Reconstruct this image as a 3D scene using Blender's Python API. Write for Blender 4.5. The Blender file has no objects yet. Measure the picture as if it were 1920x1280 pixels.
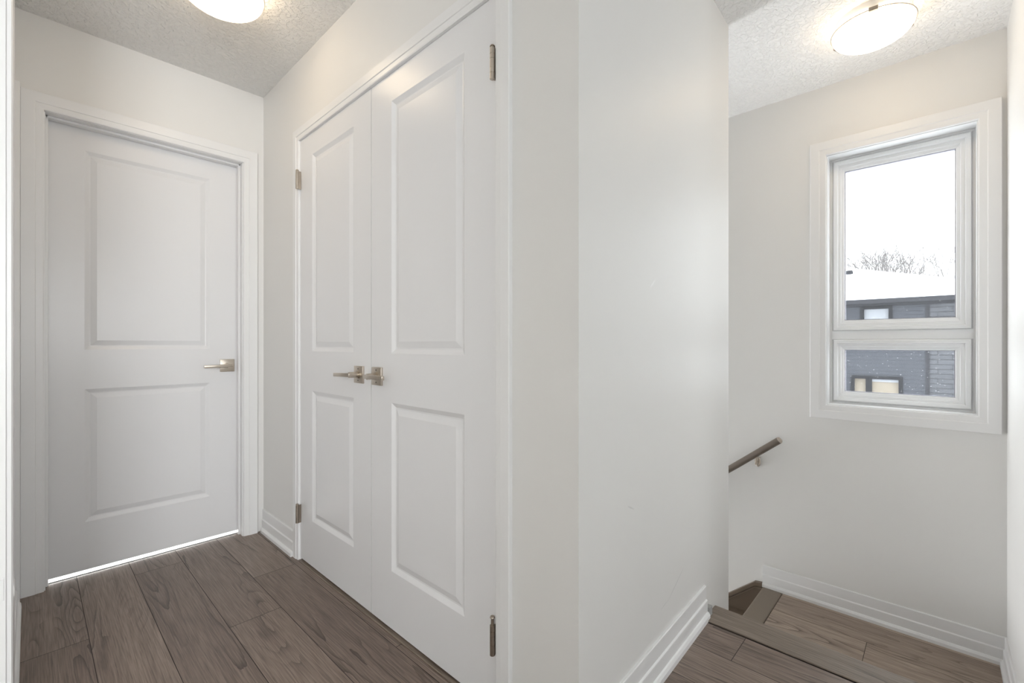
import bpy, bmesh, math, random
from mathutils import Vector, Matrix
random.seed(7)
S = bpy.context.scene
COL = S.collection

# ---------------------------------------------------------------- camera
YAW = math.radians(43.205)            # optical axis, measured from +X towards +Y
cam_d = bpy.data.cameras.new('camera')
cam_d.sensor_width = 36.0
cam_d.lens = 850.0 / 1920.0 * 36.0
cam_d.shift_y = 5.0 / 1920.0
cam_d.clip_start = 0.01
cam_d.clip_end = 500
cam = bpy.data.objects.new('camera', cam_d)
COL.objects.link(cam)
cam.location = (0, 0, 1.05)
cam.rotation_euler = (math.pi / 2, 0, YAW - math.pi / 2)
S.camera = cam

# ---------------------------------------------------------------- sky, exposure
S.view_settings.view_transform = 'Standard'
S.view_settings.look = 'None'
S.view_settings.gamma = 1.0
S.view_settings.use_curve_mapping = False
S.view_settings.exposure = 0.0
W = bpy.data.worlds.new('world')
S.world = W
W.use_nodes = True
bg = W.node_tree.nodes['Background']
bg.inputs[0].default_value = (0.93, 0.97, 1.0, 1)
bg.inputs[1].default_value = 4.7

def area(name, loc, rot, sx, sy, power, color):
    d = bpy.data.lights.new(name, 'AREA')
    d.shape = 'RECTANGLE'; d.size = sx; d.size_y = sy
    d.energy = power; d.color = color
    o = bpy.data.objects.new(name, d); COL.objects.link(o)
    o.location = loc; o.rotation_euler = rot
    return o
R90 = math.pi / 2
# area lights just outside wall openings; bedroom, south and lower hall ones are added
area('fill_light_bedroom', (-1.65, -2.42, 1.5), (R90, 0, 0), 1.5, 1.3, 70, (0.97, 0.98, 0.985))  # added fill for closet and end walls, out of view
area('fill_light_south_room', (0.5, -3.92, 1.5), (R90, 0, 0), 1.0, 1.1, 17, (0.95, 0.98, 1.0))  # added fill for the middle wall, out of view
area('daylight_rear_room_window', (0.43, 5.35, 1.25), (-R90, 0, 0), 1.5, 1.6, 230, (1.0, 0.98, 0.95))
area('fill_light_lower_hall', (2.52, 4.45, -1.0), (-R90, 0, 0), 0.8, 1.6, 74, (0.97, 0.98, 1.0))  # added fill to lift the dark stairwell, out of view

# ---------------------------------------------------------------- materials
def mat(name, color, rough=0.5, metal=0.0, bump=0.0, bscale=200.0, var=0.0, coat=0.0, spec=0.5):
    m = bpy.data.materials.new(name); m.use_nodes = True
    nt = m.node_tree; b = nt.nodes['Principled BSDF']
    b.inputs['Base Color'].default_value = (*color, 1)
    b.inputs['Roughness'].default_value = rough
    b.inputs['Metallic'].default_value = metal
    b.inputs['Specular IOR Level'].default_value = spec
    b.inputs['Coat Weight'].default_value = coat
    tc = nt.nodes.new('ShaderNodeTexCoord')
    if bump:
        n = nt.nodes.new('ShaderNodeTexNoise'); n.inputs['Scale'].default_value = bscale
        n.inputs['Detail'].default_value = 3
        bp = nt.nodes.new('ShaderNodeBump'); bp.inputs['Strength'].default_value = bump
        bp.inputs['Distance'].default_value = 0.002
        nt.links.new(tc.outputs['Object'], n.inputs['Vector'])
        nt.links.new(n.outputs['Fac'], bp.inputs['Height'])
        nt.links.new(bp.outputs['Normal'], b.inputs['Normal'])
    if var:
        n2 = nt.nodes.new('ShaderNodeTexNoise'); n2.inputs['Scale'].default_value = 2.2
        n2.inputs['Detail'].default_value = 4
        mx = nt.nodes.new('ShaderNodeMix'); mx.data_type = 'RGBA'
        mx.inputs[6].default_value = (*[c * (1 - var) for c in color], 1)
        mx.inputs[7].default_value = (*[min(1, c * (1 + var)) for c in color], 1)
        nt.links.new(tc.outputs['Object'], n2.inputs['Vector'])
        nt.links.new(n2.outputs['Fac'], mx.inputs[0])
        nt.links.new(mx.outputs[2], b.inputs['Base Color'])
    return m

M = {}
M['wall'] = mat('wall_paint', (0.865, 0.858, 0.840), 0.45, bump=0.06, bscale=350, var=0.012, spec=0.35)
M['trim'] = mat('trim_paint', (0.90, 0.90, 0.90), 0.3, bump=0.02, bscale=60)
M['door'] = mat('door_paint', (0.87, 0.87, 0.88), 0.27, bump=0.04, bscale=90)
M['nickel'] = mat('satin_nickel', (0.56, 0.50, 0.43), 0.32, 1.0)
M['nickel_dark'] = mat('darker_nickel', (0.36, 0.31, 0.26), 0.38, 1.0)  # darker nickel for lower hinges, lamp clips and bracket screws
M['slot'] = mat('screw_recess', (0.08, 0.07, 0.06), 0.6)
M['vinyl'] = mat('window_vinyl', (0.93, 0.94, 0.95), 0.35)
M['gasket'] = mat('window_gasket', (0.35, 0.34, 0.4), 0.6)
M['gap'] = mat('floor_seam', (0.05, 0.04, 0.035), 0.8)
M['nosepaint'] = mat('stained_nosing', (0.225, 0.180, 0.138), 0.42, var=0.08)
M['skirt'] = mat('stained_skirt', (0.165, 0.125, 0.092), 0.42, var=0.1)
M['rail'] = mat('stained_rail', (0.17, 0.14, 0.115), 0.38, var=0.12)
M['putty'] = mat('grey_filler', (0.42, 0.42, 0.41), 0.6)
M['carpet'] = mat('bounce_carpet', (0.70, 0.67, 0.63), 0.95)  # pale so floors out of view bounce light to the ceiling
M['endgrain'] = mat('pale_end_grain', (0.52, 0.46, 0.40), 0.6)
M['snow'] = mat('snow', (0.9, 0.92, 0.95), 0.8, bump=0.2, bscale=3)
M['roofsnow'] = mat('snowy_shingle', (0.82, 0.84, 0.88), 0.85, bump=0.2, bscale=8, var=0.05)
M['fascia'] = mat('dark_fascia', (0.026, 0.026, 0.030), 0.8, spec=0.1)
M['darkframe'] = mat('dark_window_frame', (0.012, 0.012, 0.014), 0.8, spec=0.1)
M['soffit'] = mat('pale_soffit', (0.165, 0.17, 0.20), 0.7)
M['bark'] = mat('bare_bark', (0.12, 0.11, 0.105), 0.9)
M['inside'] = mat('lit_interior', (0.20, 0.17, 0.13), 0.8, var=0.25)
M['blind'] = mat('white_blind', (0.24, 0.25, 0.27), 0.7)

def ceiling_mat():
    m = bpy.data.materials.new('textured_ceiling'); m.use_nodes = True
    nt = m.node_tree; b = nt.nodes['Principled BSDF']
    b.inputs['Base Color'].default_value = (0.92, 0.917, 0.905, 1)
    b.inputs['Roughness'].default_value = 0.75
    tc = nt.nodes.new('ShaderNodeTexCoord')
    n = nt.nodes.new('ShaderNodeTexNoise'); n.inputs['Scale'].default_value = 55; n.inputs['Detail'].default_value = 4
    n.inputs['Distortion'].default_value = 0.6
    r = nt.nodes.new('ShaderNodeValToRGB'); r.color_ramp.elements[0].position = 0.45; r.color_ramp.elements[1].position = 0.58
    bp = nt.nodes.new('ShaderNodeBump'); bp.inputs['Strength'].default_value = 0.8; bp.inputs['Distance'].default_value = 0.0035
    nt.links.new(tc.outputs['Object'], n.inputs['Vector']); nt.links.new(n.outputs['Fac'], r.inputs['Fac'])
    nt.links.new(r.outputs['Color'], bp.inputs['Height']); nt.links.new(bp.outputs['Normal'], b.inputs['Normal'])
    return m
M['ceiling'] = ceiling_mat()
def scuff_glint_wall(marks):
    """wall paint with a few thin scuffs and white glints painted into the colour, each given as (x, z, half length, half width, angle, darkness) on the wall face"""
    m = M['wall'].copy(); m.name = 'scuff_glint_wall_paint'; nt = m.node_tree; L = nt.links.new; b = nt.nodes['Principled BSDF']
    src = b.inputs['Base Color'].links[0].from_socket
    tc = nt.nodes.new('ShaderNodeTexCoord')
    def mth(op, a, v=None):
        n = nt.nodes.new('ShaderNodeMath'); n.operation = op
        for i, q in enumerate((a, v)):
            if q is None: continue
            if isinstance(q, (int, float)): n.inputs[i].default_value = q
            else: L(q, n.inputs[i])
        return n.outputs[0]
    for x, z, hl, hw, ang, dark in marks:
        sp = nt.nodes.new('ShaderNodeSeparateXYZ'); L(tc.outputs['Object'], sp.inputs[0])
        dx = mth('SUBTRACT', sp.outputs[0], x); dz = mth('SUBTRACT', sp.outputs[2], z)
        u = mth('ADD', mth('MULTIPLY', dx, math.cos(ang)), mth('MULTIPLY', dz, math.sin(ang)))
        v = mth('SUBTRACT', mth('MULTIPLY', dz, math.cos(ang)), mth('MULTIPLY', dx, math.sin(ang)))
        near = mth('LESS_THAN', sp.outputs[1], 0.70)
        fu = mth('MAXIMUM', mth('SUBTRACT', 1.0, mth('DIVIDE', mth('ABSOLUTE', u), hl)), 0.0)
        fv = mth('MAXIMUM', mth('SUBTRACT', 1.0, mth('DIVIDE', mth('ABSOLUTE', v), hw)), 0.0)
        f = mth('MULTIPLY', mth('MULTIPLY', mth('MULTIPLY', mth('POWER', fu, 0.5), fv), abs(dark)), near)
        mx = nt.nodes.new('ShaderNodeMix'); mx.data_type = 'RGBA'
        mx.inputs[7].default_value = (0.35, 0.35, 0.36, 1) if dark > 0 else (1, 1, 1, 1)
        L(f, mx.inputs[0]); L(src, mx.inputs[6]); src = mx.outputs[2]
    L(src, b.inputs['Base Color'])
    return m
M['wall_scuff_glint'] = scuff_glint_wall([(1.505, 0.235, 0.075, 0.0022, 0.42, 0.45), (1.322, 1.238, 0.024, 0.0035, 0.66, -0.9), (1.176, 0.583, 0.022, 0.003, -0.45, 0.35), (1.41, 0.205, 0.03, 0.002, 0.1, 0.3), (1.60, 0.98, 0.006, 0.002, 1.5, -0.9)])  # negative darkness: white glints painted into the wall colour

def wood_mat(name, ca, cb, line, gloss=0.36, contour=15.0):
    """plank decor: UV x runs along the plank in metres, UV y across it; attribute 'pid' differs per plank"""
    m = bpy.data.materials.new(name); m.use_nodes = True
    nt = m.node_tree; L = nt.links.new; b = nt.nodes['Principled BSDF']
    def nd(t): return nt.nodes.new(t)
    def math_(op, a, bb=None):
        n = nd('ShaderNodeMath'); n.operation = op
        for i, v in enumerate((a, bb)):
            if v is None: continue
            if isinstance(v, (int, float)): n.inputs[i].default_value = v
            else: L(v, n.inputs[i])
        return n.outputs[0]
    uv = nd('ShaderNodeUVMap'); uv.uv_map = 'UVMap'
    at = nd('ShaderNodeAttribute'); at.attribute_name = 'pid'
    def noise(sx, sy, detail, rough=0.5, dist=0.0):
        mp = nd('ShaderNodeMapping'); mp.inputs['Scale'].default_value = (sx, sy, 1)
        L(uv.outputs[0], mp.inputs['Vector'])
        n = nd('ShaderNodeTexNoise'); n.inputs['Scale'].default_value = 1.0
        n.inputs['Detail'].default_value = detail; n.inputs['Roughness'].default_value = rough
        n.inputs['Distortion'].default_value = dist
        L(mp.outputs[0], n.inputs['Vector']); return n.outputs['Fac']
    fiber = noise(7, 260, 3, 0.6)
    streak = noise(1.6, 34, 4, 0.6)
    broad = noise(1.1, 8.0, 1.5, 0.45, 0.3)
    wig = noise(16, 60, 2)
    # cathedral contour lines
    field = math_('ADD', math_('MULTIPLY', broad, contour), math_('MULTIPLY', wig, 0.35))
    fr = math_('FRACT', field)
    saw = math_('POWER', fr, 3.5)
    mask_n = noise(0.7, 9.5, 1.0)
    r = nd('ShaderNodeValToRGB'); r.color_ramp.elements[0].position = 0.46; r.color_ramp.elements[1].position = 0.60
    L(mask_n, r.inputs['Fac'])
    cath = math_('MULTIPLY', saw, r.outputs['Color'])
    base = nd('ShaderNodeMix'); base.data_type = 'RGBA'
    base.inputs[6].default_value = (*ca, 1); base.inputs[7].default_value = (*cb, 1)
    f = math_('ADD', math_('MULTIPLY', streak, 0.9), math_('MULTIPLY', math_('SUBTRACT', at.outputs['Fac'], 0.5), 0.35))
    L(f, base.inputs[0])
    m1 = nd('ShaderNodeMix'); m1.data_type = 'RGBA'; m1.blend_type = 'MULTIPLY'
    rr = nd('ShaderNodeValToRGB'); rr.color_ramp.elements[0].position = 0.3; rr.color_ramp.elements[1].position = 0.62
    rr.color_ramp.elements[0].color = (0.46, 0.43, 0.41, 1); rr.color_ramp.elements[1].color = (1.1, 1.1, 1.1, 1)
    L(fiber, rr.inputs['Fac']); m1.inputs[0].default_value = 0.9
    L(base.outputs[2], m1.inputs[6]); L(rr.outputs['Color'], m1.inputs[7])
    m2 = nd('ShaderNodeMix'); m2.data_type = 'RGBA'
    L(math_('MULTIPLY', cath, 0.85), m2.inputs[0]); L(m1.outputs[2], m2.inputs[6]); m2.inputs[7].default_value = (*line, 1)
    L(m2.outputs[2], b.inputs['Base Color'])
    b.inputs['Roughness'].default_value = gloss
    ro = math_('ADD', math_('MULTIPLY', fiber, 0.18), gloss - 0.08); L(ro, b.inputs['Roughness'])
    bp = nd('ShaderNodeBump'); bp.inputs['Strength'].default_value = 0.25; bp.inputs['Distance'].default_value = 0.001
    L(math_('SUBTRACT', fiber, cath), bp.inputs['Height']); L(bp.outputs['Normal'], b.inputs['Normal'])
    return m
M['wood'] = wood_mat('oak_plank', (0.162, 0.117, 0.093), (0.378, 0.293, 0.238), (0.048, 0.028, 0.020), gloss=0.33)
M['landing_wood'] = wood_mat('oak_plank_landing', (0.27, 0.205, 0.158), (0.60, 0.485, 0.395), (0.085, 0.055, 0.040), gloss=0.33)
M['noswood'] = wood_mat('oak_nosing', (0.200, 0.157, 0.123), (0.43, 0.355, 0.293), (0.08, 0.052, 0.038), gloss=0.4, contour=9)

def glass_mat():
    m = bpy.data.materials.new('window_glass'); m.use_nodes = True
    nt = m.node_tree; nt.nodes.clear(); L = nt.links.new
    out = nt.nodes.new('ShaderNodeOutputMaterial')
    tr = nt.nodes.new('ShaderNodeBsdfTransparent'); tr.inputs[0].default_value = (0.97, 0.98, 0.98, 1)
    gl = nt.nodes.new('ShaderNodeBsdfGlossy'); gl.inputs['Roughness'].default_value = 0.02
    tl = nt.nodes.new('ShaderNodeBsdfTranslucent'); tl.inputs[0].default_value = (0.95, 0.96, 1, 1)
    lw = nt.nodes.new('ShaderNodeFresnel'); lw.inputs[0].default_value = 1.45
    tc = nt.nodes.new('ShaderNodeTexCoord')
    v = nt.nodes.new('ShaderNodeTexVoronoi'); v.inputs['Scale'].default_value = 42; v.inputs['Randomness'].default_value = 1
    sp = nt.nodes.new('ShaderNodeValToRGB'); sp.color_ramp.elements[0].position = 0.05; sp.color_ramp.elements[0].color = (0.3, 0.3, 0.3, 1)
    sp.color_ramp.elements[1].position = 0.10; sp.color_ramp.elements[1].color = (0.012, 0.012, 0.012, 1)
    L(tc.outputs['Object'], v.inputs['Vector']); L(v.outputs['Distance'], sp.inputs['Fac'])
    m1 = nt.nodes.new('ShaderNodeMixShader'); m2 = nt.nodes.new('ShaderNodeMixShader')
    L(sp.outputs['Color'], m1.inputs[0]); L(tr.outputs[0], m1.inputs[1]); L(tl.outputs[0], m1.inputs[2])
    geo = nt.nodes.new('ShaderNodeNewGeometry'); inv = nt.nodes.new('ShaderNodeMath'); inv.operation = 'SUBTRACT'; inv.inputs[0].default_value = 1.0
    fm = nt.nodes.new('ShaderNodeMath'); fm.operation = 'MULTIPLY'
    L(geo.outputs['Backfacing'], inv.inputs[1]); L(lw.outputs[0], fm.inputs[0]); L(inv.outputs[0], fm.inputs[1]); L(fm.outputs[0], m2.inputs[0]); L(m1.outputs[0], m2.inputs[1]); L(gl.outputs[0], m2.inputs[2])
    L(m2.outputs[0], out.inputs[0]); return m
M['glass'] = glass_mat()

def opal_mat(strength):
    m = bpy.data.materials.new('lit_opal_glass'); m.use_nodes = True
    nt = m.node_tree; b = nt.nodes['Principled BSDF']; L = nt.links.new
    b.inputs['Base Color'].default_value = (0.95, 0.92, 0.86, 1); b.inputs['Roughness'].default_value = 0.2
    tc = nt.nodes.new('ShaderNodeTexCoord')
    n = nt.nodes.new('ShaderNodeTexNoise'); n.inputs['Scale'].default_value = 6
    n.inputs['Detail'].default_value = 2; n.inputs['Distortion'].default_value = 1.5
    mx = nt.nodes.new('ShaderNodeMix'); mx.data_type = 'RGBA'
    mx.inputs[6].default_value = (1.0, 0.72, 0.43, 1); mx.inputs[7].default_value = (1.0, 0.84, 0.62, 1)
    L(tc.outputs['Object'], n.inputs['Vector']); L(n.outputs['Fac'], mx.inputs[0])
    L(mx.outputs[2], b.inputs['Emission Color'])
    # the bulbs sit in the middle of the bowl: bright centre, dimmer towards the rim
    sp = nt.nodes.new('ShaderNodeSeparateXYZ'); L(tc.outputs['Object'], sp.inputs[0])
    mr = nt.nodes.new('ShaderNodeMapRange'); mr.interpolation_type = 'SMOOTHSTEP'
    mr.inputs['From Min'].default_value = -0.056; mr.inputs['From Max'].default_value = -0.100
    mr.inputs['To Min'].default_value = 5.6; mr.inputs['To Max'].default_value = strength * 1.0
    L(sp.outputs[2], mr.inputs['Value']); L(mr.outputs[0], b.inputs['Emission Strength'])
    return m
M['opal'] = opal_mat(6.6); M['opal_stair'] = opal_mat(6.8)

def siding_mat(name, c, pitch, brick=False):
    m = bpy.data.materials.new(name); m.use_nodes = True
    nt = m.node_tree; b = nt.nodes['Principled BSDF']; L = nt.links.new
    b.inputs['Roughness'].default_value = 0.8; b.inputs['Specular IOR Level'].default_value = 0.2
    tc = nt.nodes.new('ShaderNodeTexCoord')
    if brick:
        mp = nt.nodes.new('ShaderNodeMapping'); mp.inputs['Rotation'].default_value = (R90, 0, R90)
        sx = nt.nodes.new('ShaderNodeSeparateXYZ'); cx = nt.nodes.new('ShaderNodeCombineXYZ')
        L(tc.outputs['Object'], sx.inputs[0]); L(sx.outputs[1], cx.inputs[0]); L(sx.outputs[2], cx.inputs[1])
        t = nt.nodes.new('ShaderNodeTexBrick'); t.inputs['Scale'].default_value = 1.0
        t.inputs['Brick Width'].default_value = pitch * 4.5; t.inputs['Row Height'].default_value = pitch
        t.inputs['Mortar Size'].default_value = 0.02
        t.inputs['Color1'].default_value = (*c, 1); t.inputs['Color2'].default_value = (*[x * 0.85 for x in c], 1)
        t.inputs['Mortar'].default_value = (*[x * 0.5 for x in c], 1)
        L(cx.outputs[0], t.inputs['Vector']); L(t.outputs['Color'], b.inputs['Base Color'])
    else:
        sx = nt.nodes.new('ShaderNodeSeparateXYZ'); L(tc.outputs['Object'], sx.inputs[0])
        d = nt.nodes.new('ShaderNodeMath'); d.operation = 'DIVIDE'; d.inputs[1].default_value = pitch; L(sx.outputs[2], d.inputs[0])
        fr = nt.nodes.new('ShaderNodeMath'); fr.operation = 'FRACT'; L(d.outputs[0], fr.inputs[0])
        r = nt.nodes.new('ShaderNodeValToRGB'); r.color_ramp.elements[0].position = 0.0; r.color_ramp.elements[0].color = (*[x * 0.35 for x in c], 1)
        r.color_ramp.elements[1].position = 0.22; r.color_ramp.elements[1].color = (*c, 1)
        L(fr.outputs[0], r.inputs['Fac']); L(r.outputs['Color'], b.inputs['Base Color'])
    return m
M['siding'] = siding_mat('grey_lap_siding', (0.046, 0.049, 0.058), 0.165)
M['brick'] = siding_mat('grey_brick', (0.075, 0.077, 0.085), 0.2, True)
M['ownbrick'] = siding_mat('own_brick', (0.4, 0.38, 0.37), 0.08, True)

# ---------------------------------------------------------------- helpers
def tag(o, label=None, cat=None, group=None, kind=None):
    if label: o['label'] = label
    if cat: o['category'] = cat
    if group: o['group'] = group
    if kind: o['kind'] = kind
    return o
def link(name, bm, m, parent=None, smooth=False, loc=None):
    bmesh.ops.recalc_face_normals(bm, faces=bm.faces)
    me = bpy.data.meshes.new(name); bm.to_mesh(me); bm.free()
    if smooth:
        for p in me.polygons: p.use_smooth = True
        me.set_sharp_from_angle(angle=math.radians(35))
    me.materials.append(m)
    o = bpy.data.objects.new(name, me); COL.objects.link(o)
    if parent: o.parent = parent
    if loc: o.location = loc
    return o
def empty(name, loc):
    o = bpy.data.objects.new(name, None); COL.objects.link(o); o.location = loc
    o.empty_display_size = 0.1
    return o
def box(bm, x0, x1, y0, y1, z0, z1, bev=0.0):
    t = bmesh.new()
    vs = [t.verts.new((x, y, z)) for x in (x0, x1) for y in (y0, y1) for z in (z0, z1)]
    for f in ((0, 1, 3, 2), (4, 6, 7, 5), (0, 4, 5, 1), (2, 3, 7, 6), (0, 2, 6, 4), (1, 5, 7, 3)):
        t.faces.new([vs[i] for i in f])
    bmesh.ops.recalc_face_normals(t, faces=t.faces)
    if bev: bmesh.ops.bevel(t, geom=t.edges[:], offset=bev, segments=2, affect='EDGES', profile=0.5)
    merge(bm, t)
    return bm
def merge(bm, t, mtx=None):
    if mtx is not None: bmesh.ops.transform(t, matrix=mtx, verts=t.verts)
    me = bpy.data.meshes.new('tmp'); t.to_mesh(me); t.free()
    bm.from_mesh(me); bpy.data.meshes.remove(me)
def prism(bm, pts, z0, z1):
    a = [bm.verts.new((x, y, z0)) for x, y in pts]; b = [bm.verts.new((x, y, z1)) for x, y in pts]
    bm.faces.new(a[::-1]); bm.faces.new(b)
    n = len(pts)
    for i in range(n): bm.faces.new((a[i], a[(i + 1) % n], b[(i + 1) % n], b[i]))
    return bm
def cyl(bm, p0, p1, r0, r1=None, seg=20, cap=True):
    p0, p1 = Vector(p0), Vector(p1); d = p1 - p0; r1 = r0 if r1 is None else r1
    q = d.to_track_quat('Z', 'Y').to_matrix()
    ra = [bm.verts.new(p0 + q @ Vector((r0 * math.cos(2 * math.pi * i / seg), r0 * math.sin(2 * math.pi * i / seg), 0))) for i in range(seg)]
    rb = [bm.verts.new(p1 + q @ Vector((r1 * math.cos(2 * math.pi * i / seg), r1 * math.sin(2 * math.pi * i / seg), 0))) for i in range(seg)]
    for i in range(seg): bm.faces.new((ra[i], ra[(i + 1) % seg], rb[(i + 1) % seg], rb[i]))
    if cap: bm.faces.new(ra[::-1]); bm.faces.new(rb)
    return bm
def lathe(bm, prof, c, seg=56):
    rings = []
    for r, z in prof:
        if r < 1e-6: rings.append([bm.verts.new((c[0], c[1], c[2] + z))])
        else: rings.append([bm.verts.new((c[0] + r * math.cos(2 * math.pi * i / seg), c[1] + r * math.sin(2 * math.pi * i / seg), c[2] + z)) for i in range(seg)])
    for a, b in zip(rings, rings[1:]):
        for i in range(seg):
            j = (i + 1) % seg
            if len(a) == 1: bm.faces.new((a[0], b[j], b[i]))
            elif len(b) == 1: bm.faces.new((a[i], a[j], b[0]))
            else: bm.faces.new((a[i], a[j], b[j], b[i]))
    return bm
def sweep(bm, prof, stations, closed):
    """prof: [(o, d)]; stations: functions (o, d) -> world point; profile is joined from station to station"""
    rows = [[bm.verts.new(st(o, d)) for o, d in prof] for st in stations]
    n = len(rows)
    for k in range(n if closed else n - 1):
        a, b = rows[k], rows[(k + 1) % n]
        for i in range(len(prof)):
            j = (i + 1) % len(prof)
            bm.faces.new((a[i], a[j], b[j], b[i]))
    if not closed:
        bm.faces.new(rows[0][::-1]); bm.faces.new(rows[-1])
    return bm
CAS = lambda w, t: [(0, 0), (0, t * 0.62), (0.004, t * 0.75), (w * 0.36, t * 0.80), (w * 0.385, t * 0.98), (w * 0.41, t), (w - 0.002, t), (w, t - 0.002), (w, 0)]
def door_casing(name, a0, a1, top, w, t, P):
    """U-shaped mitred casing round an opening a0..a1 x 0..top; P(a, z, d) -> world"""
    st = [lambda o, d: P(a0 - o, 0.0, d), lambda o, d: P(a0 - o, top + o, d), lambda o, d: P(a1 + o, top + o, d), lambda o, d: P(a1 + o, 0.0, d)]
    return tag(link(name, sweep(bmesh.new(), CAS(w, t), st, False), M['trim']), kind='structure')
def ring(bm, prof, a0, a1, z0, z1, P):
    st = [lambda o, d: P(a0 - o, z0 - o, d), lambda o, d: P(a0 - o, z1 + o, d), lambda o, d: P(a1 + o, z1 + o, d), lambda o, d: P(a1 + o, z0 - o, d)]
    return sweep(bm, prof, st, True)
BASE = [(0, 0.122), (0.006, 0.122), (0.008, 0.119), (0.008, 0.071), (0.0125, 0.067), (0.013, 0.064), (0.013, 0.025), (0.018, 0.023), (0.023, 0.015), (0.024, 0.0), (0, 0)]
def baseboard(name, p0, p1, n, z=0.0, m0=0.0, m1=0.0, prof=BASE):
    """board along p0->p1 on a wall face, n = outward normal; m0/m1 = mitre (run-back per unit of protrusion) at the ends"""
    p0, p1, n = Vector(p0), Vector(p1), Vector(n).normalized(); t = (p1 - p0).normalized()
    def mk(p, s):
        def f(d, h):
            q = p + n * d + t * s * d
            return (q.x, q.y, z + h)
        return f
    return tag(link(name, sweep(bmesh.new(), prof, [mk(p0, m0), mk(p1, -m1)], False), M['trim']), kind='structure')

def panel_leaf(name, W_, H, T, cols, rows, P, m, parent=None):
    """moulded two-panel door leaf; P(a, z, d): a along the leaf, z up, d out of the front face"""
    bm = bmesh.new()
    prof = [(0, 0), (0.003, -0.0015), (0.016, -0.009), (0.021, -0.0095), (0.024, -0.0085), (0.043, -0.0025)]
    def V(a, z, d): return bm.verts.new(P(a, z, d))
    def quad(*p): bm.faces.new([V(*q) for q in p])
    c0, c1 = cols
    zs = [0] + [v for r in rows for v in r] + [H]
    for (x0, x1) in ((0, c0), (c1, W_)):
        for za, zb in zip(zs, zs[1:]): quad((x0, za, 0), (x1, za, 0), (x1, zb, 0), (x0, zb, 0))
    for k in range(0, len(zs) - 1, 2): quad((c0, zs[k], 0), (c1, zs[k], 0), (c1, zs[k + 1], 0), (c0, zs[k + 1], 0))
    for (za, zb) in rows:
        loops = [[V(c0 + o, za + o, d), V(c1 - o, za + o, d), V(c1 - o, zb - o, d), V(c0 + o, zb - o, d)] for o, d in prof]
        for A, B in zip(loops, loops[1:]):
            for i in range(4): bm.faces.new((A[i], A[(i + 1) % 4], B[(i + 1) % 4], B[i]))
        bm.faces.new(loops[-1])
    quad((0, 0, 0), (0, H, 0), (0, H, -T), (0, 0, -T)); quad((W_, 0, 0), (W_, 0, -T), (W_, H, -T), (W_, H, 0))
    quad((0, 0, 0), (0, 0, -T), (W_, 0, -T), (W_, 0, 0)); quad((0, H, 0), (W_, H, 0), (W_, H, -T), (0, H, -T))
    quad((0, 0, -T), (0, H, -T), (W_, H, -T), (W_, 0, -T))
    bmesh.ops.remove_doubles(bm, verts=bm.verts, dist=1e-5)
    return link(name, bm, m, parent)

def lever_handle(parent, o, n, t, length, droop=0.0, screws=False, bw=0.034):
    """o: rosette centre on the door face, n: outward normal, t: direction the lever points"""
    o, n, t = Vector(o), Vector(n), Vector(t); up = Vector((0, 0, 1))
    F3 = Matrix((( t.x, n.x, up.x, o.x), (t.y, n.y, up.y, o.y), (t.z, n.z, up.z, o.z), (0, 0, 0, 1)))
    b = bmesh.new(); c = bmesh.new(); box(c, -bw, bw, 0, 0.009, -bw, bw, 0.0012); merge(b, c, F3)
    ro = link('door_handle', b, M['nickel'], parent, True)
    b = bmesh.new(); c = bmesh.new()
    cyl(c, (0, 0.009, 0), (0, 0.014, 0), 0.0155, seg=28); cyl(c, (0, 0.014, 0), (0, 0.047, 0), 0.0115, seg=28); merge(b, c, F3)
    tag(link('spindle', b, M['nickel'], ro, True))
    b = bmesh.new(); c = bmesh.new()
    box(c, -0.014, length, 0.044, 0.056, -0.0075, 0.0075, 0.0022)
    bmesh.ops.rotate(c, verts=c.verts, cent=(0, 0, 0), matrix=Matrix.Rotation(droop, 3, 'Y')); merge(b, c, F3)
    link('lever', b, M['nickel'], ro, True)
    if screws:
        for s in (-1, 1):
            b = bmesh.new(); c = bmesh.new(); cyl(c, (0, 0.0085, s * 0.023), (0, 0.0095, s * 0.023), 0.0028, seg=12); merge(b, c, F3)
            link('screw', b, M['slot'], ro)
    return ro
def hinge(parent, x, y, z0, z1, leafdir, m, pin_up=0.0, r=0.0072):
    b = bmesh.new(); h = z1 - z0; n = 5; g = 0.0012
    cuts = [0, 0.2, 0.36, 0.64, 0.80, 1.0]
    for i in range(5):
        cyl(b, (x, y, z0 + h * cuts[i] + g / 2), (x, y, z0 + h * cuts[i + 1] - g / 2), r, seg=18)
    cyl(b, (x, y, z0), (x, y, z1), r * 0.86, seg=14)
    box(b, x + r * 0.2, x + 0.017, y + min(0, leafdir * 0.004), y + max(0, leafdir * 0.004), z0, z1)
    hg = link('hinge', b, m, parent, True)
    b = bmesh.new()
    cyl(b, (x, y, z1 - 0.002), (x, y, z1 + 0.003 + pin_up), r * 0.62, seg=14)
    cyl(b, (x, y, z1 + 0.003 + pin_up), (x, y, z1 + 0.0065 + pin_up), r * 1.05, r * 0.8, seg=16)
    link('hinge_pin', b, m, hg, True)
    return hg

# ---------------------------------------------------------------- dimensions
ZC = 2.44          # ceiling
XB = 0.905         # closet wall face
YA = 2.775         # end wall face
XF = -0.045        # left wall face
XD = 2.94          # stair window wall face
YE = -0.222        # right wall face
ZL = -0.36         # stair landing
XI = 2.09          # corner of the middle wall
YI = 0.666
def struct(name, bm, m, **k): return tag(link(name, bm, m, **k), kind='structure')

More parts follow.
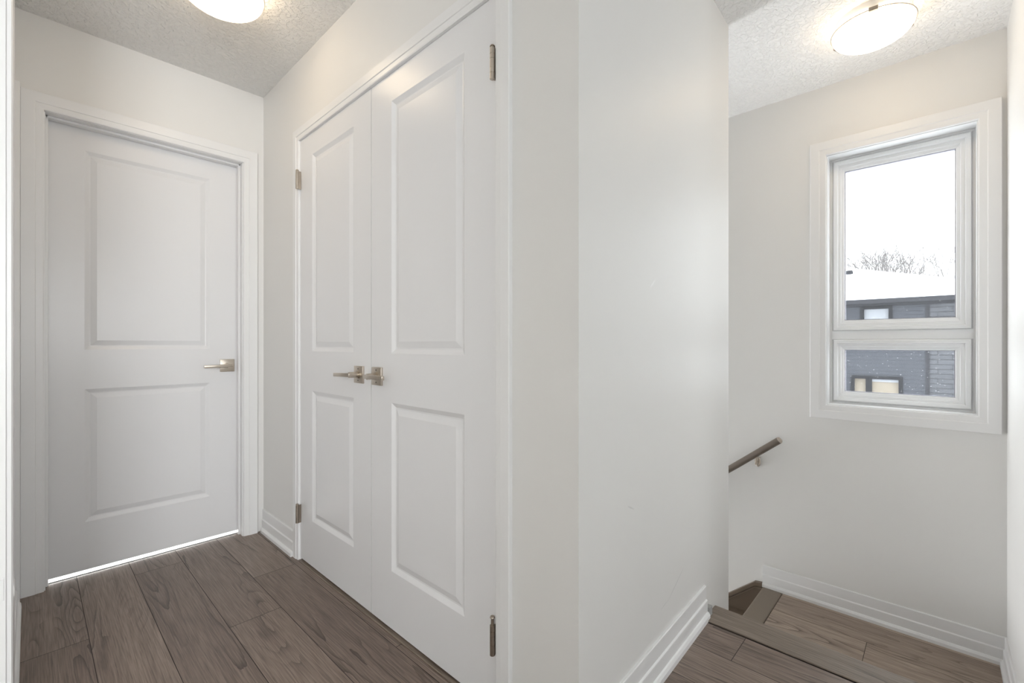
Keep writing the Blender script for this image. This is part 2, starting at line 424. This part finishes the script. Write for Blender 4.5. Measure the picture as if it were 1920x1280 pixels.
# ---------------------------------------------------------------- floors
def planks(name, x0, x1, y0, y1, z, xs, joints, m, length=1.22, gap=0.0011, skip=None):
    bm = bmesh.new(); uvl = bm.loops.layers.uv.new('UVMap'); pid = bm.verts.layers.float.new('pid')
    k0 = math.floor((x0 - xs) / 0.181); k = k0
    while xs + k * 0.181 < x1:
        a, b = max(x0, xs + k * 0.181), min(x1, xs + (k + 1) * 0.181)
        rnd = random.Random(k * 31 + 5)
        j = joints.get(k, rnd.uniform(0, length))
        y = j - length * math.ceil((j - y0) / length + 1)
        while y < y1:
            c, d = max(y0, y), min(y1, y + length)
            if d - c > 0.002 and b - a > 0.002:
                ou, ov, pr = rnd.uniform(0, 60), rnd.uniform(0, 60), rnd.random()
                P = [(a + gap, c + gap), (b - gap, c + gap), (b - gap, d - gap), (a + gap, d - gap)]
                vt = [bm.verts.new((px, py, z)) for px, py in P]
                for v in vt: v[pid] = pr
                f = bm.faces.new(vt)
                for lp, (px, py) in zip(f.loops, P): lp[uvl].uv = (py + ou, px + ov)
            y += length
        k += 1
    return bm
bm = planks('floor', -0.165, 1.752, YE, 2.834, 0.0, -0.035, {0: 2.205, 1: 1.70, 2: 2.66, 3: 1.912, 4: 2.24, 7: -0.4, 8: -0.1, 9: 0.5}, M['wood'])
fl = struct('floor', bm, M['wood'])
bm = box(bmesh.new(), -0.165, 1.80, YE, 4.9, -0.10, -0.0022)
sub = link('floor_seam', bm, M['gap'], fl)
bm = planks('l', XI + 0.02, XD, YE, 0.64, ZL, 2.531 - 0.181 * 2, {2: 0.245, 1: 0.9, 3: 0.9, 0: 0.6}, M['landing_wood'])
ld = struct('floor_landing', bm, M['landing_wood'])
bm = box(bmesh.new(), 1.90, XD, YE, 0.64, ZL - 0.1, ZL - 0.0012)
link('floor_seam', bm, M['gap'], ld)

def uvbox(bm, x0, x1, y0, y1, z0, z1, ou, along):
    """rounded-front board with plank UVs; along = 'x' or 'y'"""
    bm.loops.layers.uv.new('UVMap'); c = bmesh.new()
    box(c, x0, x1, y0, y1, z0, z1, 0.003); merge(bm, c)
    uvl = bm.loops.layers.uv['UVMap']
    for f in bm.faces:
        for lp in f.loops:
            v = lp.vert.co
            lp[uvl].uv = (v.y + ou, v.x + v.z) if along == 'y' else (v.x + ou, v.y + v.z)
    return bm
# staircase: two steps from the hall down to the landing, then the flight going down along the window wall
st = empty('staircase', (2.5, 0.7, ZL))
tag(st, 'brown wood staircase dropping from the small landing below the window wall', 'staircase')
def under(o, root):
    o.parent = root; o.matrix_parent_inverse = Matrix.Translation(-Vector(root.location)); return o
def part(name, bm, m, root, smooth=False): return under(link(name, bm, m, None, smooth), root)
part('tread', uvbox(bmesh.new(), 1.868, 2.125, YE + 0.002, 0.64, -0.20, -0.18, 3.3, 'y'), M['noswood'], st)
part('riser', box(bmesh.new(), 2.09, 2.11, YE + 0.002, 0.64, ZL, -0.20), M['nosepaint'], st)
part('landing_nosing', box(bmesh.new(), XI + 0.002, XD - 0.002, 0.642, 0.742, ZL - 0.026, ZL + 0.001, 0.006), M['nosepaint'], st)
for i in range(9):
    y0 = 0.722 + 0.2175 * i; z = ZL - 0.185 * i
    part('riser', box(bmesh.new(), XI + 0.002, XD - 0.002, y0 - 0.016, y0, z - 0.185, z - 0.026), M['skirt'], st)
    part('tread', box(bmesh.new(), XI + 0.002, XD - 0.002, y0, y0 + 0.2375, z - 0.185 - 0.026, z - 0.185, 0.006), M['skirt'], st)
# skirt board on the window wall
def skirt_bm(xa, xb, dz, drop):
    b = bmesh.new(); sl = -0.85
    top = [(0.745, ZL + 0.020 + dz), (0.786, ZL + 0.015 + dz), (2.7, ZL + 0.015 + dz + sl * (2.7 - 0.786))]
    pts = top + [(y, z - drop) for y, z in reversed(top)]
    a = [b.verts.new((xa, y, z)) for y, z in pts]; c = [b.verts.new((xb, y, z)) for y, z in pts]
    n = len(pts)
    for i in range(n): b.faces.new((a[i], a[(i + 1) % n], c[(i + 1) % n], c[i]))
    # ends as quads strips (the outline is not convex)
    for s in (a, c):
        b.faces.new((s[0], s[1], s[4], s[5])); b.faces.new((s[1], s[2], s[3], s[4]))
    return b
part('skirt_board', skirt_bm(XD - 0.014, XD - 0.002, -0.004, 0.62), M['skirt'], st)
part('skirt_cap', skirt_bm(XD - 0.026, XD - 0.001, 0.0, 0.021), M['skirt'], st)
part('skirt_moulding', skirt_bm(XD - 0.019, XD - 0.001, -0.030, 0.008), M['nosepaint'], st)

# stair edge board of the hall floor
ns = link('stair_nosing', uvbox(bmesh.new(), 1.7575, 1.884, YE + 0.002, 0.652, -0.0018, 0.0045, 11.3, 'y'), M['noswood'])
tag(ns, 'wood-grain nosing board along the edge of the hall floor above the landing', 'stair nosing')
rs = link('stair_riser', box(bmesh.new(), 1.85, 1.866, YE + 0.002, 0.65, -0.18, -0.002), M['nosepaint'])
under(rs, st); rs.name = 'riser'

# ---------------------------------------------------------------- ceilings
struct('ceiling', box(bmesh.new(), -3.8, 3.14, -3.8, 5.2, ZC, ZC + 0.1), M['ceiling'])

# ---------------------------------------------------------------- walls
# middle wall: closet front (with opening) + the corner + the stairwell side
DY0, DY1, DZ = 0.903, 2.270, 2.042
bm = bmesh.new()
box(bm, XB, 1.02, DY1, YA + 0.02, 0, ZC); box(bm, XB, 1.02, DY0, DY1, DZ, ZC); 
prism(bm, [(XB, 0.630), (XB, DY0), (1.02, DY0), (1.02, 0.76), (1.86, 0.78), (1.86, 0.6594)], 0, ZC)
prism(bm, [(1.86, 0.6594), (1.86, 0.78), (XI, 0.78), (XI, YI)], -3.2, ZC)
box(bm, XI - 0.115, XI, 0.78, 4.2, -3.2, ZC)
bmesh.ops.remove_doubles(bm, verts=bm.verts, dist=1e-5)
struct('wall_middle', bm, M['wall_scuff_glint'])
# closet back and inside
struct('wall_closet', box(bmesh.new(), 1.64, 1.70, 0.80, YA, 0, ZC), M['wall'])
# end wall A with door opening
AX0, AX1, AZ = 0.043, 0.802, 2.046
bm = bmesh.new()
box(bm, -0.165, AX0, YA, YA + 0.115, 0, ZC); box(bm, AX1, 1.975, YA, YA + 0.115, 0, ZC); box(bm, AX0, AX1, YA, YA + 0.115, AZ, ZC)
struct('wall_back', bm, M['wall'])
# left wall with the wide doorway to the room with the added bedroom light
bm = bmesh.new()
box(bm, -0.165, XF, 1.86, YA, 0, ZC); box(bm, -0.165, XF, -3.7, YE - 0.0, 0, ZC)
struct('wall_left', bm, M['wall'])
# right wall
struct('wall_right', box(bmesh.new(), 1.6, XD + 0.2, YE - 0.115, YE, -3.2, ZC), M['wall'])
bm = bmesh.new()
box(bm, 1.6, 1.715, -3.7, YE - 0.115, 0, ZC)
box(bm, -0.165, 0.0, -3.8, -3.7, 0, ZC); box(bm, 1.0, 1.715, -3.8, -3.7, 0, ZC); box(bm, 0.0, 1.0, -3.8, -3.7, 0, 0.95); box(bm, 0.0, 1.0, -3.8, -3.7, 2.05, ZC)
struct('wall_added_south_room', bm, M['wall'])  # unseen room added so its window opening lights the hall
struct('floor_added_south_room', box(bmesh.new(), XF, 1.6, -3.7, YE, -0.1, -0.001), M['carpet'])  # unseen floor of the added room, pale for bounce light
# window wall
WY0, WY1, WZ0, WZ1 = -0.133, 0.437, 0.725, 2.064
bm = bmesh.new()
box(bm, XD, XD + 0.2, YE, WY0, -3.2, ZC); box(bm, XD, XD + 0.2, WY1, 4.2, -3.2, ZC)
box(bm, XD, XD + 0.2, WY0, WY1, -3.2, WZ0); box(bm, XD, XD + 0.2, WY0, WY1, WZ1, ZC)
struct('wall_window', bm, M['wall'])
struct('wall_stairwell_end', box(box(bmesh.new(), XI - 0.115, XD + 0.2, 4.2, 4.3, 0.0, ZC), XI - 0.115, XD + 0.2, 4.2, 4.3, -3.2, -2.0), M['wall'])  # opening left for the added stairwell fill light
# room beyond the end door, with its window
bm = bmesh.new()
box(bm, -0.9, -0.8, 2.9, 5.0, 0, ZC); box(bm, 1.975, 2.0, 2.9, 5.0, 0, ZC)
box(bm, -0.9, -0.4, 5.0, 5.1, 0, ZC); box(bm, 1.26, 2.0, 5.0, 5.1, 0, ZC)
box(bm, -0.4, 1.26, 5.0, 5.1, 0, 0.45); box(bm, -0.4, 1.26, 5.0, 5.1, 2.05, ZC)
struct('wall_rear_room', bm, M['wall'])
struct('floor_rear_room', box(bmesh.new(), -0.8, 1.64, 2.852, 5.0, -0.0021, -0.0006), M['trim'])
# unseen room behind the camera's left; window opening added to light the hall
bm = bmesh.new()
box(bm, -3.3, -3.2, -2.3, 2.7, 0, ZC); box(bm, -3.2, -0.165, 2.6, 2.7, 0, ZC)
box(bm, -3.2, -2.4, -2.3, -2.2, 0, ZC); box(bm, -0.9, -0.165, -2.3, -2.2, 0, ZC)
box(bm, -2.4, -0.9, -2.3, -2.2, 0, 0.85); box(bm, -2.4, -0.9, -2.3, -2.2, 2.15, ZC)
struct('wall_bedroom', bm, M['wall'])
struct('floor_bedroom', box(bmesh.new(), -3.2, -0.165, -2.2, 2.6, -0.1, -0.001), M['carpet'])

# ---------------------------------------------------------------- jambs and casings
# end door
PA = lambda a, z, d: (a, YA - d, z)
door_casing('trim_1', AX0, AX1, AZ - 0.002, 0.069, 0.016, PA)
bm = bmesh.new()
for (a, b_) in ((AX0, AX0 + 0.001), ):
    pass
box(bm, AX0 - 0.012, AX0 + 0.004, YA - 0.001, YA + 0.116, 0, AZ); box(bm, AX1 - 0.004, AX1 + 0.012, YA - 0.001, YA + 0.116, 0, AZ)
box(bm, AX0 - 0.012, AX1 + 0.012, YA - 0.001, YA + 0.116, AZ - 0.004, AZ + 0.012)
box(bm, AX0 + 0.004, AX0 + 0.013, YA + 0.035, YA + 0.071, 0, AZ - 0.004, 0.002); box(bm, AX1 - 0.013, AX1 - 0.004, YA + 0.035, YA + 0.071, 0, AZ - 0.004, 0.002)
box(bm, AX0 + 0.004, AX1 - 0.004, YA + 0.035, YA + 0.071, AZ - 0.014, AZ - 0.004, 0.002)
struct('trim_2', bm, M['trim'])
# casing of the neighbouring door on the left wall, in the corner
bm = bmesh.new(); box(bm, XF, XF + 0.019, 2.672, YA, 0, 2.10, 0.002)
struct('trim_3', bm, M['trim'])
# closet casing and jamb
PB = lambda a, z, d: (XB - d, a, z)
door_casing('trim_4', DY0 + 0.002, DY1 - 0.002, DZ - 0.002, 0.056, 0.014, PB)
bm = bmesh.new()
box(bm, XB - 0.001, 1.021, DY0 - 0.012, DY0 + 0.006, 0, DZ); box(bm, XB - 0.001, 1.021, DY1 - 0.006, DY1 + 0.012, 0, DZ)
box(bm, XB - 0.001, 1.021, DY0 - 0.012, DY1 + 0.012, DZ - 0.003, DZ + 0.012)
struct('trim_5', bm, M['trim'])
# doorway beside the camera: jamb + casing, full height visible
bm = bmesh.new(); box(bm, -0.170, XF + 0.001, 1.846, 1.862, 0, ZC)
struct('trim_6', bm, M['trim'])
bm = bmesh.new()
pr = [(0, 0), (0, 0.011), (0.004, 0.014), (0.022, 0.0155), (0.060, 0.0165), (0.062, 0.0145), (0.062, 0)]
stn = [lambda o, d: (XF + d, 1.850 + o, 0.0), lambda o, d: (XF + d, 1.850 + o, ZC - 0.001)]
struct('trim_7', sweep(bm, pr, stn, False), M['trim'])

# baseboards
baseboard('baseboard_closet', (XB, DY1 + 0.056), (XB, YA), (-1, 0), m1=1)
baseboard('baseboard_middle', (XB + 0.02, 0.6306), (1.782, 0.6568), (0.0303, -1.0))
# grey cut return at the stair end of the baseboard
bm = bmesh.new(); box(bm, 1.783, 1.812, 0.636, 0.657, 0.0045, 0.040, 0.003)
struct('trim_8', bm, M['putty'])
baseboard('baseboard_window', (XD, YE), (XD, 0.745), (-1, 0), z=ZL, m0=1)
baseboard('baseboard_right', (XD, YE), (2.13, YE), (0, 1), z=ZL, m0=1)
baseboard('baseboard_left', (XF, 1.915), (XF, 2.672), (1, 0))

# ---------------------------------------------------------------- doors
# end door (swings away, sits back against the stop)
YL = 2.850
d1 = panel_leaf('door_1', 0.752, 2.0255, 0.035, (0.126, 0.617), ((0.220, 0.829), (1.010, 1.922)), lambda a, z, d: (0.047 + a, YL - d, 0.0145 + z), M['door'])
tag(d1, 'white two-panel door closed at the end of the hall', 'door', kind='structure')
lever_handle(d1, (0.7445, YL, 0.9335), (0, -1, 0), (-1, 0, 0), 0.118, droop=0.02)
# closet pair
LB = 0.012; HB = 2.026
fR, fL = (0.911, 1.5945), (1.5985, 2.262)
d2 = panel_leaf('door_2', fL[1] - fL[0], HB, 0.035, (1.735 - fL[0], 2.130 - fL[0]), ((0.210, 0.820), (1.005, 1.925)), lambda a, z, d: (XB - d, fL[0] + a, LB + z), M['door'])
tag(d2, 'white closet door with two moulded panels, the one beside the end wall', 'door', kind='structure')
d3 = panel_leaf('door_3', fR[1] - fR[0], HB, 0.035, (1.048 - fR[0], 1.453 - fR[0]), ((0.210, 0.824), (1.004, 1.925)), lambda a, z, d: (XB - d, fR[0] + a, LB + z), M['door'])
tag(d3, 'white closet door with two moulded panels, the wider-looking one by the wall corner', 'door', kind='structure')
lever_handle(d2, (XB, 1.683, 0.929), (-1, 0, 0), (0, 1, 0), 0.118, droop=0.03, screws=True)
lever_handle(d3, (XB, 1.546, 0.929), (-1, 0, 0), (0, -1, 0), 0.118, droop=0.0, screws=True)
hinge(d2, XB - 0.019, 2.256, 1.800, 1.886, -1, M['nickel'])
hinge(d2, XB - 0.019, 2.256, 0.186, 0.272, -1, M['nickel_dark'])
hinge(d3, XB - 0.010, 0.9165, 1.797, 1.887, -1, M['nickel'])
hinge(d3, XB - 0.010, 0.9165, 0.172, 0.258, -1, M['nickel_dark'], pin_up=0.018)
# strip across the closet threshold
th = link('threshold_strip', uvbox(bmesh.new(), XB - 0.012, XB + 0.05, DY0 + 0.006, DY1 - 0.006, -0.001, 0.004, 5.0, 'y'), M['noswood'])
tag(th, 'thin wood threshold strip under the pair of closet doors', 'threshold strip')
# keeper plate on the near jamb
kp = link('strike_plate', box(bmesh.new(), -0.085, -0.0475, 1.8445, 1.8465, 0.355, 0.415, 0.0005), M['trim'])
tag(kp, 'white painted strike plate low on the door jamb at the hall entrance', 'strike plate')

# ---------------------------------------------------------------- window
PD = lambda a, z, d: (XD - d, a, z)
wn = empty('window_1', (XD, 0.152, WZ0)); wn['kind'] = 'structure'
wn['label'] = 'white framed two-light window in the stair wall'
cs = struct('trim_9', ring(bmesh.new(), [(0, 0), (0, 0.011), (0.004, 0.0135), (0.028, 0.0145), (0.031, 0.0175), (0.033, 0.018), (0.071, 0.018), (0.073, 0.016), (0.073, 0)], WY0, WY1, WZ0, WZ1, PD), M['trim'])
# liner of the reveal (profile runs inwards: negative offset)
bm = ring(bmesh.new(), [(0, 0.0), (0.0, -0.10), (-0.004, -0.10), (-0.004, 0.0)], WY0, WY1, WZ0, WZ1, PD)
part('reveal', bm, M['trim'], wn)
# fixed frame
FY0, FY1, FZ0, FZ1 = -0.127, 0.430, 0.731, 2.058
bm = ring(bmesh.new(), [(0.012, -0.088), (0.012, -0.16), (-0.012, -0.16), (-0.012, -0.094), (-0.004, -0.088)], FY0, FY1, FZ0, FZ1, PD)
part('window_frame', bm, M['vinyl'], wn)
part('mullion', box(bmesh.new(), XD + 0.088, XD + 0.16, FY0, FY1, 1.074, 1.124, 0.003), M['vinyl'], wn)
def sash(y0, y1, z0, z1, gy0, gy1, gz0, gz1):
    b = bmesh.new()
    loops = []
    pr = [(0.0, 0.095), (0.0, 0.082), (0.004, 0.079), (0.018, 0.080), (0.022, 0.090), (0.66, 0.0905), (0.70, 0.094), (0.93, 0.099), (1.0, 0.105), (1.0, 0.14)]
    def L_(f, d):
        t = f if f > 0.1 else f / 0.055 * 1.0
        if f < 0.1:
            oy0, oy1, oz0, oz1 = y0 + f, y1 - f, z0 + f, z1 - f
        else:
            oy0, oy1, oz0, oz1 = y0 + (gy0 - y0) * f, y1 + (gy1 - y1) * f, z0 + (gz0 - z0) * f, z1 + (gz1 - z1) * f
        return [b.verts.new((XD + d, a, z)) for a, z in ((oy0, oz0), (oy1, oz0), (oy1, oz1), (oy0, oz1))]
    loops = [L_(f, d) for f, d in pr]
    for A, B in zip(loops, loops[1:]):
        for i in range(4): b.faces.new((A[i], A[(i + 1) % 4], B[(i + 1) % 4], B[i]))
    s = part('sash', b, M['vinyl'], wn)
    g = link('glass_pane', box(bmesh.new(), XD + 0.118, XD + 0.121, gy0 - 0.004, gy1 + 0.004, gz0 - 0.004, gz1 + 0.004), M['glass'])
    g.parent = s
    q = bmesh.new()
    ring(q, [(0.0, -0.104), (0.0, -0.118), (-0.0022, -0.118), (-0.0022, -0.104)], gy0, gy1, gz0, gz1, PD)
    e = link('gasket', q, M['gasket']); e.parent = s
sash(FY0 + 0.012, FY1 - 0.012, 1.124, FZ1 - 0.012, -0.062, 0.369, 1.180, 1.988)
sash(FY0 + 0.012, FY1 - 0.012, FZ0 + 0.012, 1.074, -0.060, 0.369, 0.794, 1.019)
# eave of this house above the window
struct('trim_10', box(bmesh.new(), XD + 0.2, 3.56, -3, 4, 2.139, 2.25), M['soffit'])

# ---------------------------------------------------------------- ceiling lights
def ceiling_light(loc, rz, label, glow):
    r = empty('ceiling_light', loc); r.rotation_euler = (0, 0, rz)
    tag(r, label, 'ceiling light', 'domed flush ceiling lights')
    b = lathe(bmesh.new(), [(0, 0), (0.128, 0), (0.128, -0.018), (0.120, -0.030), (0.0, -0.030)], (0, 0, 0))
    link('base_pan', b, M['trim'], r, True)
    R_ = 0.141; pr = []
    for i in range(15):
        a = i / 14 * math.pi / 2
        pr.append((R_ * math.cos(a) ** 0.92 if i < 14 else 0.0, -0.050 - 0.064 * math.sin(a)))
    b = lathe(bmesh.new(), [(0.0, -0.044), (0.137, -0.044), (0.141, -0.046)] + pr, (0, 0, 0))
    gb = link('glass_shade', b, glow, r, True)
    b = lathe(bmesh.new(), [(0.1438, -0.0455), (0.1458, -0.0465), (0.1458, -0.0490), (0.1438, -0.0500)], (0, 0, 0))
    link('rim_band', b, M['nickel'], r, True)
    for k in range(3):
        a = k * 2 * math.pi / 3
        b = bmesh.new()
        box(b, 0.115, 0.150, -0.015, 0.015, -0.0435, -0.0415, 0.0006)
        box(b, 0.1470, 0.150, -0.015, 0.015, -0.055, -0.0415, 0.0006)
        box(b, 0.139, 0.150, -0.015, 0.015, -0.0565, -0.0545, 0.0006)
        bmesh.ops.rotate(b, verts=b.verts, cent=(0, 0, 0), matrix=Matrix.Rotation(a, 3, 'Z'))
        link('clip', b, M['nickel_dark'], r, True)
    return r
ceiling_light((2.455, 0.203, ZC), math.radians(186), 'lit domed ceiling light with metal clips above the stair landing', M['opal_stair'])
ceiling_light((0.500, 1.985, ZC), math.radians(60), 'lit domed ceiling light over the hall near the closet doors', M['opal'])

# ---------------------------------------------------------------- handrail
RA = Vector((XD - 0.072, 0.645, 0.512)); sl = Vector((0, 1, -0.80)).normalized(); RB = RA + sl * 2.6
hr = empty('handrail', tuple(RA))
tag(hr, 'grey-brown stained wooden handrail on the stair wall, sloping down to the left below the window', 'handrail')
def rail_ring(p, s):
    up = Vector((0, -sl.z, sl.y)).normalized(); up = Vector((0, 0.62470, 0.78087)) if up.z < 0 else up
    side = Vector((1, 0, 0)); pts = []
    for i in range(24):
        a = 2 * math.pi * i / 24; x, z = math.cos(a), math.sin(a)
        pts.append(p + side * (0.0225 * x * s) + up * ((0.020 if z > 0 else 0.017) * z * s * (1 if z > 0 else min(1, 1)) ))
    return pts
def loft(rings, cap0=True, cap1=True):
    b = bmesh.new(); vs = [[b.verts.new(q) for q in r_] for r_ in rings]
    for A, B in zip(vs, vs[1:]):
        n = len(A)
        for i in range(n): b.faces.new((A[i], A[(i + 1) % n], B[(i + 1) % n], B[i]))
    if cap0: b.faces.new(vs[0][::-1])
    if cap1: b.faces.new(vs[-1])
    return b
part('rail', loft([rail_ring(RA, 1), rail_ring(RB, 1)]), M['rail'], hr, True)
c = part('rail_end', loft([rail_ring(RA - sl * 0.009, 0.72), rail_ring(RA - sl * 0.005, 0.93), rail_ring(RA + sl * 0.001, 1.0)]), M['endgrain'], hr, True)
c['label'] = 'pale cut end of the handrail'
def bracket(y, zc):
    b = bmesh.new()
    # oval wall plate
    ring_a, ring_b = [], []
    for s, xx in ((1.0, XD - 0.0005), (1.0, XD - 0.003), (0.8, XD - 0.006)):
        ring_a.append([Vector((xx, y + 0.014 * s * math.cos(2 * math.pi * i / 24), zc + 0.031 * s * math.sin(2 * math.pi * i / 24))) for i in range(24)])
    pl = part('bracket', loft(ring_a), M['nickel'], hr, True)
    b = bmesh.new()
    railc = RA + sl * ((y - 0.012 - RA.y) / sl.y)
    pts = [Vector((XD - 0.004, y, zc - 0.004)), Vector((XD - 0.03, y, zc - 0.008)), Vector((XD - 0.058, y - 0.004, zc - 0.001)), Vector((XD - 0.070, y - 0.008, zc + 0.014)), Vector((railc.x, y - 0.010, railc.z - 0.020))]
    for p, q in zip(pts, pts[1:]): cyl(b, p, q, 0.0072, seg=14)
    for p in pts[1:-1]:
        s_ = bmesh.new(); bmesh.ops.create_icosphere(s_, subdivisions=2, radius=0.0073); merge(b, s_, Matrix.Translation(p))
    box(b, railc.x - 0.008, railc.x + 0.008, y - 0.030, y + 0.010, railc.z - 0.0215, railc.z - 0.0175)
    a = link('bracket_arm', b, M['nickel'], None, True); a.parent = pl
    for s in (-1, 1):
        q = bmesh.new(); cyl(q, (XD - 0.0062, y, zc + s * 0.021), (XD - 0.0072, y, zc + s * 0.021), 0.0035, seg=12)
        e = link('screw', q, M['nickel_dark']); e.parent = pl
bracket(0.772, 0.360); bracket(1.9, 0.360 - 0.80 * 1.128)

# ---------------------------------------------------------------- outdoors
K = 26.0 / 14.0; XH = 26.0
def zz(z): return 1.05 + (z - 1.05) * K
GZ = -5.5
struct('ground', box(bmesh.new(), 3.4, 160, -80, 80, GZ - 0.2, GZ), M['snow'])
hs = empty('house', (XH, 0, GZ))
tag(hs, 'grey two-storey house with snowy hipped roof seen through the stair window', 'house')
yb = 0.145 * K
def winwall(y0, y1, z0, z1, holes):
    """siding wall from boxes leaving the window holes"""
    b = bmesh.new(); ys = sorted({y0, y1, *[h[0] for h in holes], *[h[1] for h in holes]}); zs = sorted({z0, z1, *[h[2] for h in holes], *[h[3] for h in holes]})
    for a, c_ in zip(ys, ys[1:]):
        for e, f in zip(zs, zs[1:]):
            my, mz = (a + c_) / 2, (e + f) / 2
            if not any(h[0] < my < h[1] and h[2] < mz < h[3] for h in holes): box(b, XH, XH + 0.3, a, c_, e, f)
    return b
h1 = (0.854 * K, 1.318 * K, zz(1.05), zz(1.900)); h2 = (0.671 * K, 1.506 * K, zz(-0.75), zz(0.206))
part('siding_wall', winwall(yb, 9, GZ, zz(2.06), [h1, h2]), M['siding'], hs)
part('brick_wall', box(bmesh.new(), XH, XH + 0.3, -3.2, yb, GZ, zz(2.06)), M['brick'], hs)
part('side_wall', box(bmesh.new(), XH + 0.3, XH + 9, -3.2, -2.9, GZ, zz(2.06)), M['siding'], hs)
part('corner_board', box(bmesh.new(), XH - 0.04, XH, yb - 0.02, yb + 0.10, GZ, zz(2.06)), M['fascia'], hs)
part('frieze_board', box(bmesh.new(), XH - 0.05, XH, -3.2, 9, zz(1.955), zz(2.04)), M['fascia'], hs)
part('gutter', box(bmesh.new(), XH - 0.62, XH - 0.5, -3.7, 9.5, zz(2.015), zz(2.118)), M['fascia'], hs)
part('soffit_board', box(bmesh.new(), XH - 0.5, XH + 0.3, -3.7, 9.5, zz(2.05), zz(2.06)), M['fascia'], hs)
def hwin(h, mull):
    y0, y1, z0, z1 = h; b = bmesh.new(); t = 0.14
    box(b, XH - 0.05, XH + 0.08, y0 - t, y1 + t, z1, z1 + t); box(b, XH - 0.05, XH + 0.08, y0 - t, y1 + t, z0 - t, z0)
    box(b, XH - 0.05, XH + 0.08, y0 - t, y0, z0, z1); box(b, XH - 0.05, XH + 0.08, y1, y1 + t, z0, z1)
    if mull: box(b, XH - 0.02, XH + 0.08, mull - 0.11, mull + 0.11, z0, z1)
    f = part('window', b, M['darkframe'], hs)
    p = link('pane', box(bmesh.new(), XH + 0.10, XH + 0.12, y0, y1, z0, z1), M['inside'] if mull else M['blind']); p.parent = f
    if mull:
        q = link('blind', box(bmesh.new(), XH + 0.06, XH + 0.09, y0, mull - 0.11, z1 - 0.12, z1), M['blind']); q.parent = f
hwin(h1, None); hwin(h2, 1.225 * K)
# hipped roof (thickness 0.25)
zE = zz(2.14); xE = XH - 0.62
hipx0, hipy0 = xE, -1.76 * K - 0.9
def RZ(x): return zE + 0.30 * (x - xE)
def yhip(x): return 0.185 * K + (x - 15.96 * K) * (1.485 / 1.80)
xr = 19.0 * K
b = bmesh.new()
front = [(xE, yhip(xE)), (xE, 9.5), (xr, 9.5), (xr, yhip(xr))]
t_ = [b.verts.new((x, y, RZ(x))) for x, y in front]; u_ = [b.verts.new((x, y, RZ(x) - 0.05)) for x, y in front]
back = [b.verts.new((2 * xr - xE, 9.5, zE)), b.verts.new((2 * xr - xE, yhip(xE), zE))]
b.faces.new(t_); b.faces.new(u_[::-1]); b.faces.new((t_[0], u_[0], u_[1], t_[1])); b.faces.new((t_[3], t_[2], back[0], back[1])); b.faces.new((t_[0], t_[3], back[1]))
part('roof', b, M['roofsnow'], hs)
part('roof_vent', cyl(bmesh.new(), (17.2 * K, 1.98 * K, RZ(17.2 * K) - 0.2), (17.2 * K, 1.98 * K, RZ(17.2 * K) + 0.18), 0.22, 0.16), M['fascia'], hs)

def tree(x, y, z, h, seed, label):
    rnd = random.Random(seed); b = bmesh.new()
    def br(p, d, L_, r, dep):
        q = p + d * L_; cyl(b, p, q, r, r * 0.68, seg=5 if dep < 3 else 4, cap=False)
        if dep == 0: return
        for k in range(3 if dep > 2 else 2 + (rnd.random() > 0.4)):
            v = Vector((rnd.uniform(-1, 1), rnd.uniform(-1, 1), rnd.uniform(-0.1, 0.9))).normalized()
            br(q, (d * 0.85 + v * 0.75).normalized(), L_ * rnd.uniform(0.62, 0.8), r * 0.62, dep - 1)
    br(Vector((x, y, z)), Vector((0, 0, 1)), h * 0.34, h * 0.011, 6)
    t = link('bare_tree', b, M['bark']); tag(t, label, 'tree', 'bare winter trees beyond the house roof')
ang = lambda px: math.tan(YAW - math.atan((px - 960) / 850.0))
for i, (px, top, lab) in enumerate(((1640, 503, 'leafless tree over the high end of the snowy roof, first from the window frame edge'), (1664, 493, 'tallest leafless tree showing above the snowy roof line'),
                                     (1696, 497, 'leafless tree between the tallest tree and the last one above the roof'), (1722, 500, 'leafless tree standing over the lowest end of the snowy hip'))):
    XT = (52.0, 66.0, 80.0, 94.0)[i]; y = XT * ang(px); dist = XT * (850.0 / (850 * math.cos(YAW) + (px - 960) * math.sin(YAW)))
    zt = 1.05 + (645 - top) / 850.0 * dist
    tree(XT, y, GZ, (zt - GZ) * 1.12, 10 + i, lab)
